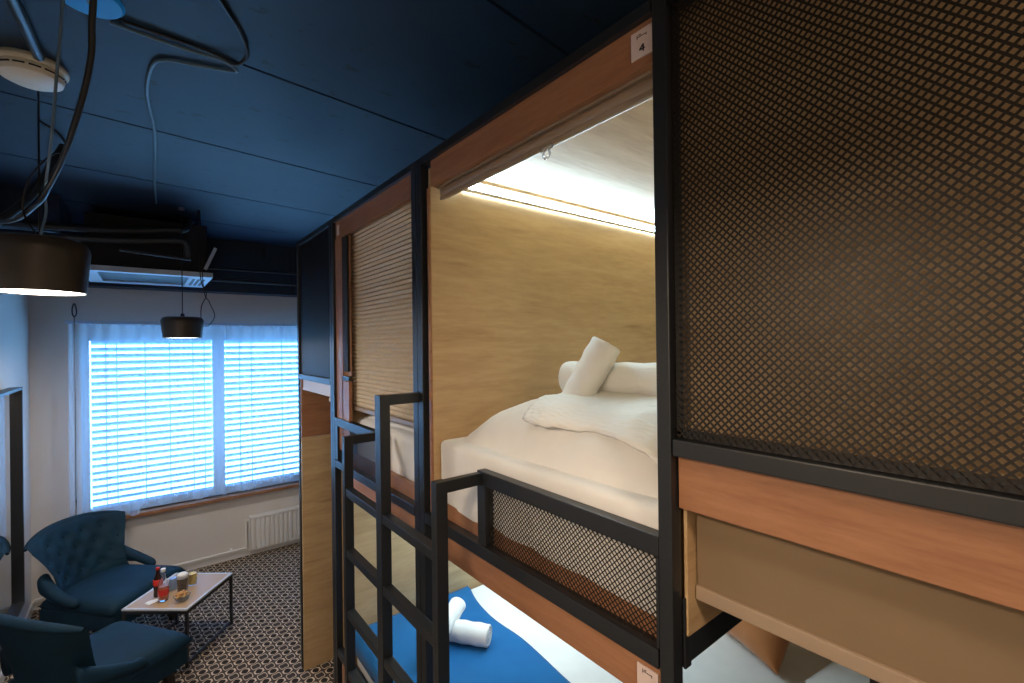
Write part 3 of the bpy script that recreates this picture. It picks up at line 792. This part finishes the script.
# ------------------------------------------------------------------ armchairs
# local frame: chair faces +Y, width along X, origin on the floor at the seat centre
def make_armchair(name, label, loc, rz):
    t = thing(name, label, 'armchair', loc, rz, 'petrol blue velvet armchairs')
    # seat
    bm = BM()
    def seatf(sign):
        def g(u, v):
            a, b_ = 2 * u - 1, 2 * v - 1
            hw = .300 + .030 * v                         # a little wider in front
            e = (max(0, 1 - abs(a) ** 8) ** .5) * (max(0, 1 - abs(b_) ** 8) ** .5)
            z = .385 + (.065 if sign > 0 else -.075) * e + (.012 * (1 - a * a) * (1 - b_ * b_) if sign > 0 else 0)
            return Vector((a * hw, b_ * .33 + .03, z))
        return g
    grid(bm, seatf(1), 26, 26); grid(bm, seatf(-1), 26, 26); bmesh.ops.remove_doubles(bm, verts=bm.verts, dist=.001)
    obj('seat_cushion', bm, 'velvet', t, True, 100)
    # seat frame under the cushion
    bm = BM(); soft_box(bm, -.305, .305, -.28, .345, .235, .37, .02); obj('seat_base', bm, 'velvet', t, True, 60)
    # tufted back shell
    tuf = []
    for r_, (zz, n_) in enumerate(((.80, 4), (.70, 5), (.60, 4), (.52, 3))):
        for i in range(n_): tuf.append(((i - (n_ - 1) / 2) * .135, zz))
    def half(zn):   # half width profile by height 0..1
        pts = [(0, .300), (.15, .290), (.30, .262), (.5, .275), (.7, .315), (.88, .360), (1, .378)]
        for (a, wa), (b_, wb) in zip(pts, pts[1:]):
            if zn <= b_:
                k = (zn - a) / (b_ - a); return wa + (wb - wa) * k
        return pts[-1][1]
    Z0, Z1 = .30, .90
    def backf(front):
        def g(u, v):
            a = 2 * u - 1
            z = Z0 + (Z1 - Z0) * v
            wd = half(v)
            x = a * wd
            wrap = .16 * abs(a) ** 2.4 * (1 - .25 * v)       # wings come forward
            y = -.27 - .13 * v ** 1.4 + wrap
            z += -.050 * abs(a) ** 2 * v ** 3 + .012 * v ** 4 * (1 - a * a)
            th = .085 * (1 - .45 * v) * (1 - .55 * abs(a) ** 4)
            edge = (max(0, 1 - abs(a) ** 10) ** .5) * (max(0, 1 - (abs(2 * v - 1)) ** 14) ** .5)
            if front:
                y += th * .5 * edge
                for (tx, tz) in tuf:
                    d2 = ((x - tx) / .030) ** 2 + ((z - tz) / .030) ** 2
                    if d2 < 16: y -= .020 * math.exp(-d2 * .5) * edge
                    # diamond folds
                dd = min(abs(((x + (z - .6) * .675) / .0675 + .5) % 2 - 1), abs(((x - (z - .6) * .675) / .0675 + .5) % 2 - 1))
                if .5 < z < .84 and abs(x) < .29: y += .007 * dd * edge
            else: y -= th * .5 * edge
            return Vector((x, y, z))
        return g
    bm = BM(); grid(bm, backf(True), 80, 60); grid(bm, backf(False), 80, 60); bmesh.ops.remove_doubles(bm, verts=bm.verts, dist=.001)
    bk = obj('backrest', bm, 'velvet', t, True, 100)
    f = backf(True)
    for (tx, tz) in tuf:
        v = (tz - Z0) / (Z1 - Z0); hw = half(v)
        if abs(tx) > hw * .9: continue
        p = f((tx / hw + 1) / 2, v); bm = BM(); bmesh.ops.create_uvsphere(bm, u_segments=10, v_segments=6, radius=.008)
        b_ = obj('button', bm, 'velvet', bk, True); b_.location = p + Vector((0, .003, 0))
    # piped top edge
    bm = BM(); tube(bm, [backf(False)(u, 1) + Vector((0, -.012, -.012)) for u in [i / 14 for i in range(15)]], lambda q: .026 * (1 - abs(2 * q - 1) ** 6 * .6), 12, 4); obj('top_roll', bm, 'velvet', bk, True)
    # low rolled arms that fade out half way along the seat
    for s in (-1, 1):
        bm = BM(); n = 22; m_ = 20; rings = []
        for i in range(n + 1):
            k = i / n
            c = Vector((s * (.278 + .045 * math.sin(k * 2.2)), -.27 + k * .34, .475 + .10 * (1 - k) ** 2.2 - .045 * k ** 2))
            rr = .044 - .012 * k
            if k > .86: rr *= math.sqrt(max(.04, 1 - ((k - .86) / .145) ** 2))
            ring = []
            for j in range(m_):
                a = 2 * math.pi * j / m_
                px = rr * math.cos(a); pz = rr * math.sin(a)
                if pz < 0 and k < .5: pz *= 1 + (1 - 2 * k) * 1.6
                ring.append(bm.verts.new((c.x + px, c.y, c.z + pz)))
            rings.append(ring)
        for a, b_ in zip(rings, rings[1:]):
            for j in range(m_): bm.faces.new((a[j], a[(j + 1) % m_], b_[(j + 1) % m_], b_[j]))
        bm.faces.new(rings[-1]); bm.faces.new(rings[0][::-1])
        obj('armrest', bm, 'velvet', t, True, 100)
    for (sx, sy) in ((-1, 1), (1, 1), (-1, -1), (1, -1)):
        bm = BM()
        c0 = Vector((sx * .235, sy * .24 + .01, .24)); c1 = Vector((sx * .255, sy * .275 + .01 - (.03 if sy < 0 else 0), 0))
        rings = []
        for k in (0, .5, 1):
            c = c0.lerp(c1, k); hw = .026 - .011 * k
            rings.append([bm.verts.new(c + Vector((dx * hw, dy * hw, 0))) for dx, dy in ((-1, -1), (1, -1), (1, 1), (-1, 1))])
        for a, b_ in zip(rings, rings[1:]):
            for j in range(4): bm.faces.new((a[j], a[(j + 1) % 4], b_[(j + 1) % 4], b_[j]))
        bm.faces.new(rings[0][::-1]); bm.faces.new(rings[-1]); obj('leg', bm, 'dark_wood', t)
    return t
# facing direction az (from +Y towards +X)  ->  rotation z = -az
make_armchair('armchair', 'dark blue velvet armchair with tufted back standing by the window', (-.22, 4.90, 0), -R(135))
make_armchair('armchair', 'dark blue velvet armchair in the left foreground, seen from its side', (-.25, 3.76, 0), -R(54))

# ------------------------------------------------------------------ coffee table
A, B, C_, D_ = Vector((-.129, 4.39)), Vector((.20, 4.05)), Vector((.541, 4.463)), Vector((.20, 4.80))
TZ = .42
ctr = (A + B + C_ + D_) / 4; ux = (C_ - B + D_ - A).normalized(); ang = math.atan2(ux.y, ux.x)
Lx = ((C_ - B).length + (D_ - A).length) / 2; Ly = ((A - B).length + (D_ - C_).length) / 2
t = thing('coffee_table', 'low square coffee table with pale top and thin black legs', 'table', (ctr.x, ctr.y, 0), ang)
box('tabletop', (-Lx / 2 + .018, Lx / 2 - .018, -Ly / 2 + .018, Ly / 2 - .018, TZ - .018, TZ), 'tabletop', t, .001)
bm = BM(); hx, hy = Lx / 2, Ly / 2
for b_ in ((-hx, hx, -hy, -hy + .017), (-hx, hx, hy - .017, hy), (-hx, -hx + .017, -hy + .017, hy - .017), (hx - .017, hx, -hy + .017, hy - .017)):
    add_box(bm, b_[0], b_[1], b_[2], b_[3], TZ - .012, TZ + .001, .001)
obj('top_edging', bm, 'tablerim', t)
bm = BM()
for b_ in ((-hx, hx, -hy, -hy + .02), (-hx, hx, hy - .02, hy), (-hx, -hx + .02, -hy + .02, hy - .02), (hx - .02, hx, -hy + .02, hy - .02)):
    add_box(bm, b_[0], b_[1], b_[2], b_[3], TZ - .036, TZ - .019, .001)
obj('top_frame', bm, 'steel', t)
for sx in (-1, 1):
    for sy in (-1, 1):
        x, y = sx * (hx - .010), sy * (hy - .010)
        box('leg', (x - .009, x + .009, y - .009, y + .009, 0, TZ - .037), 'steel', t, .001)
for sy in (-1, 1): box('stretcher', (-hx + .021, hx - .021, sy * (hy - .01) - .007, sy * (hy - .01) + .007, .02, .034), 'steel', t, .001)

def put(name, x, y, label, cat, parts, z=TZ + .001, rz=0., group=None):
    t = thing(name, label, cat, (x, y, z), rz, group)
    for pn, prof, m in parts:
        bm = BM(); lathe(bm, prof, 24); obj(pn, bm, m, t, True, 50)
    return t
put('cola_bottle', .062, 4.43, 'dark cola bottle with red label on the coffee table', 'bottle', [
    ('bottle_body', [(0, 0), (.026, 0), (.029, .01), (.027, .05), (.029, .085), (.029, .115), (.020, .15), (.011, .175), (.011, .20), (0, .20)], 'cola'),
    ('label_band', [(.0292, .085), (.0302, .086), (.0302, .125), (.027, .128)], 'red'), ('cap', [(0, .215), (.013, .213), (.013, .198), (0, .198)], 'red')])
put('juice_bottle', .092, 4.33, 'clear bottle of orange red juice in front of the cola', 'bottle', [
    ('bottle_body', [(0, 0), (.030, 0), (.033, .012), (.033, .11), (.026, .14), (.016, .165), (.013, .20), (.013, .215), (.011, .215), (.011, .20), (.014, .165), (.024, .139), (.031, .11), (.031, .012), (0, .004)], 'glass'),
    ('juice', [(0, .005), (.0300, .012), (.0300, .108), (0, .109)], 'juice'),
    ('label_band', [(.0333, .04), (.0340, .041), (.0340, .085), (.0333, .086)], 'red'), ('cap', [(0, .235), (.015, .233), (.015, .212), (0, .212)], 'cream')])
put('drinks_tin', .155, 4.47, 'small blue and silver tin behind the bottles', 'tin', [('tin_body', [(0, 0), (.024, 0), (.026, .005), (.026, .085), (.023, .09), (0, .09)], 'tin')])
put('coffee_glass', .212, 4.40, 'tall glass of dark coffee topped with white cream', 'glass', [
    ('glass_wall', [(0, 0), (.034, 0), (.040, .13), (.038, .13), (.032, .006), (0, .006)], 'glass'),
    ('coffee', [(0, .007), (.0318, .008), (.0365, .10), (0, .10)], 'coffee'), ('cream', [(0, .1005), (.037, .101), (.0365, .124), (.02, .138), (0, .142)], 'cream')])
put('juice_glass', .280, 4.47, 'short glass of yellow juice beside the coffee', 'glass', [
    ('glass_wall', [(0, 0), (.027, 0), (.031, .10), (.029, .10), (.025, .005), (0, .005)], 'glass'), ('juice', [(0, .006), (.0248, .007), (.0285, .085), (0, .085)], 'yellow')])
t_b = t = thing('pastry_bowl', 'small glass bowl heaped with golden snacks, at the front of the table', 'bowl', (.200, 4.245, TZ + .001))
bm = BM(); lathe(bm, [(0, 0), (.028, 0), (.045, .030), (.043, .030), (.026, .004), (0, .004)], 28); obj('bowl', bm, 'glass', t, True, 50)
bm = BM()
for k in range(26):
    a = random.uniform(0, 6.28); r_ = .030 * math.sqrt(random.random()); z = .018 + .028 * (1 - r_ / .034) * random.random() + .012
    mtx = Matrix.Translation((r_ * math.cos(a), r_ * math.sin(a), z)) @ Matrix.Rotation(random.uniform(0, 3), 4, 'Z') @ Matrix.Diagonal((.015, .008, .007, 1))
    bmesh.ops.create_icosphere(bm, subdivisions=2, radius=1, matrix=mtx)
obj('snacks', bm, 'pastry', t, True)['kind'] = 'stuff'
for ch in t_b.children: ch.scale = (1.2, 1.2, 1.25)
bm = BM(); grid(bm, lambda u, v: Vector(((u - .5) * .085, (v - .5) * .055, .002 + .004 * math.sin(u * 5) * v)), 8, 8)
o = obj('paper_napkin', bm, 'paper', None, True, 80, solid=.001); o.location = (.030, 4.35, TZ + .001); o.rotation_euler = (0, 0, .5)
tag(o, 'white paper napkin lying at the left corner of the coffee table', 'napkin')

# ------------------------------------------------------------------ light
def area(name, loc, rot, sx, sy, col_, power, spread=180):
    l = bpy.data.lights.new(name, 'AREA'); l.shape = 'RECTANGLE'; l.size = sx; l.size_y = sy; l.color = col_; l.energy = power; l.spread = R(spread)
    o = bpy.data.objects.new(name, l); col.objects.link(o); o.location = loc; o.rotation_euler = rot; return o
# daylight just outside the window (faces into the room)
area('daylight', ((WX0 + WX1) / 2, YW + .36, (WZ0 + WZ1) / 2), (R(-90), 0, 0), WX1 - WX0 + .3, WZ1 - WZ0 + .3, (.18, .52, 1.0), 160)
world = bpy.data.worlds.new('world'); scn.world = world; world.use_nodes = True
world.node_tree.nodes['Background'].inputs[0].default_value = (.35, .65, 1, 1); world.node_tree.nodes['Background'].inputs[1].default_value = 1.
area('led_light', (1.95, 1.565, 2.940), (R(-80), 0, 0), 1.8, .03, (.58, .86, 1), 16)
area('lower_led_light', (1.9, 2.2, 1.52), (0, 0, 0), 1.4, .9, (.66, .88, 1), 19)
area('lower_led_light_near', (1.9, .9, 1.9), (0, 0, 0), 1.4, .5, (.70, .90, 1), 75)
def spot(name, loc, power, col_=(1, .78, .56), r=.12):
    l = bpy.data.lights.new(name, 'AREA'); l.shape = 'DISK'; l.size = r * 2; l.energy = power; l.color = col_
    o = bpy.data.objects.new(name, l); col.objects.link(o); o.location = loc; return o
spot('pendant_light', (-.331, 2.66, 2.518), 16, (1, .90, .80)); spot('pendant_light', (.235, 4.5, 2.360), 15, (1, .90, .80)); spot('pendant_light', (-.33, .55, 2.592), 20)
spot('aisle_light', (.0, -1.3, 3.3), 44, (1, .76, .56), .25)

# ------------------------------------------------------------------ camera
cam = bpy.data.cameras.new('camera'); cam.sensor_width = 36; cam.lens = 465.12 / 1024 * 36; cam.clip_start = .02
co = bpy.data.objects.new('camera', cam); col.objects.link(co); scn.camera = co
yaw, pitch, roll = .668084, .00208, -.012423
f = Vector((math.sin(yaw) * math.cos(pitch), math.cos(yaw) * math.cos(pitch), math.sin(pitch)))
r = Vector((math.cos(yaw), -math.sin(yaw), 0)); u = r.cross(f)
c, s = math.cos(roll), math.sin(roll)
r2, u2 = c * r + s * u, -s * r + c * u
mw = Matrix((r2, u2, -f)).transposed().to_4x4(); mw.translation = (0, 0, 2.3)
co.matrix_world = mw
vs = scn.view_settings
vs.view_transform = 'Standard'; vs.look = 'None'; vs.exposure = 0; vs.gamma = 1; vs.use_curve_mapping = False
scn.cycles.use_denoising = True
scn.cycles.max_bounces = 10; scn.cycles.diffuse_bounces = 5; scn.cycles.transparent_max_bounces = 16
scn.cycles.sample_clamp_indirect = 6
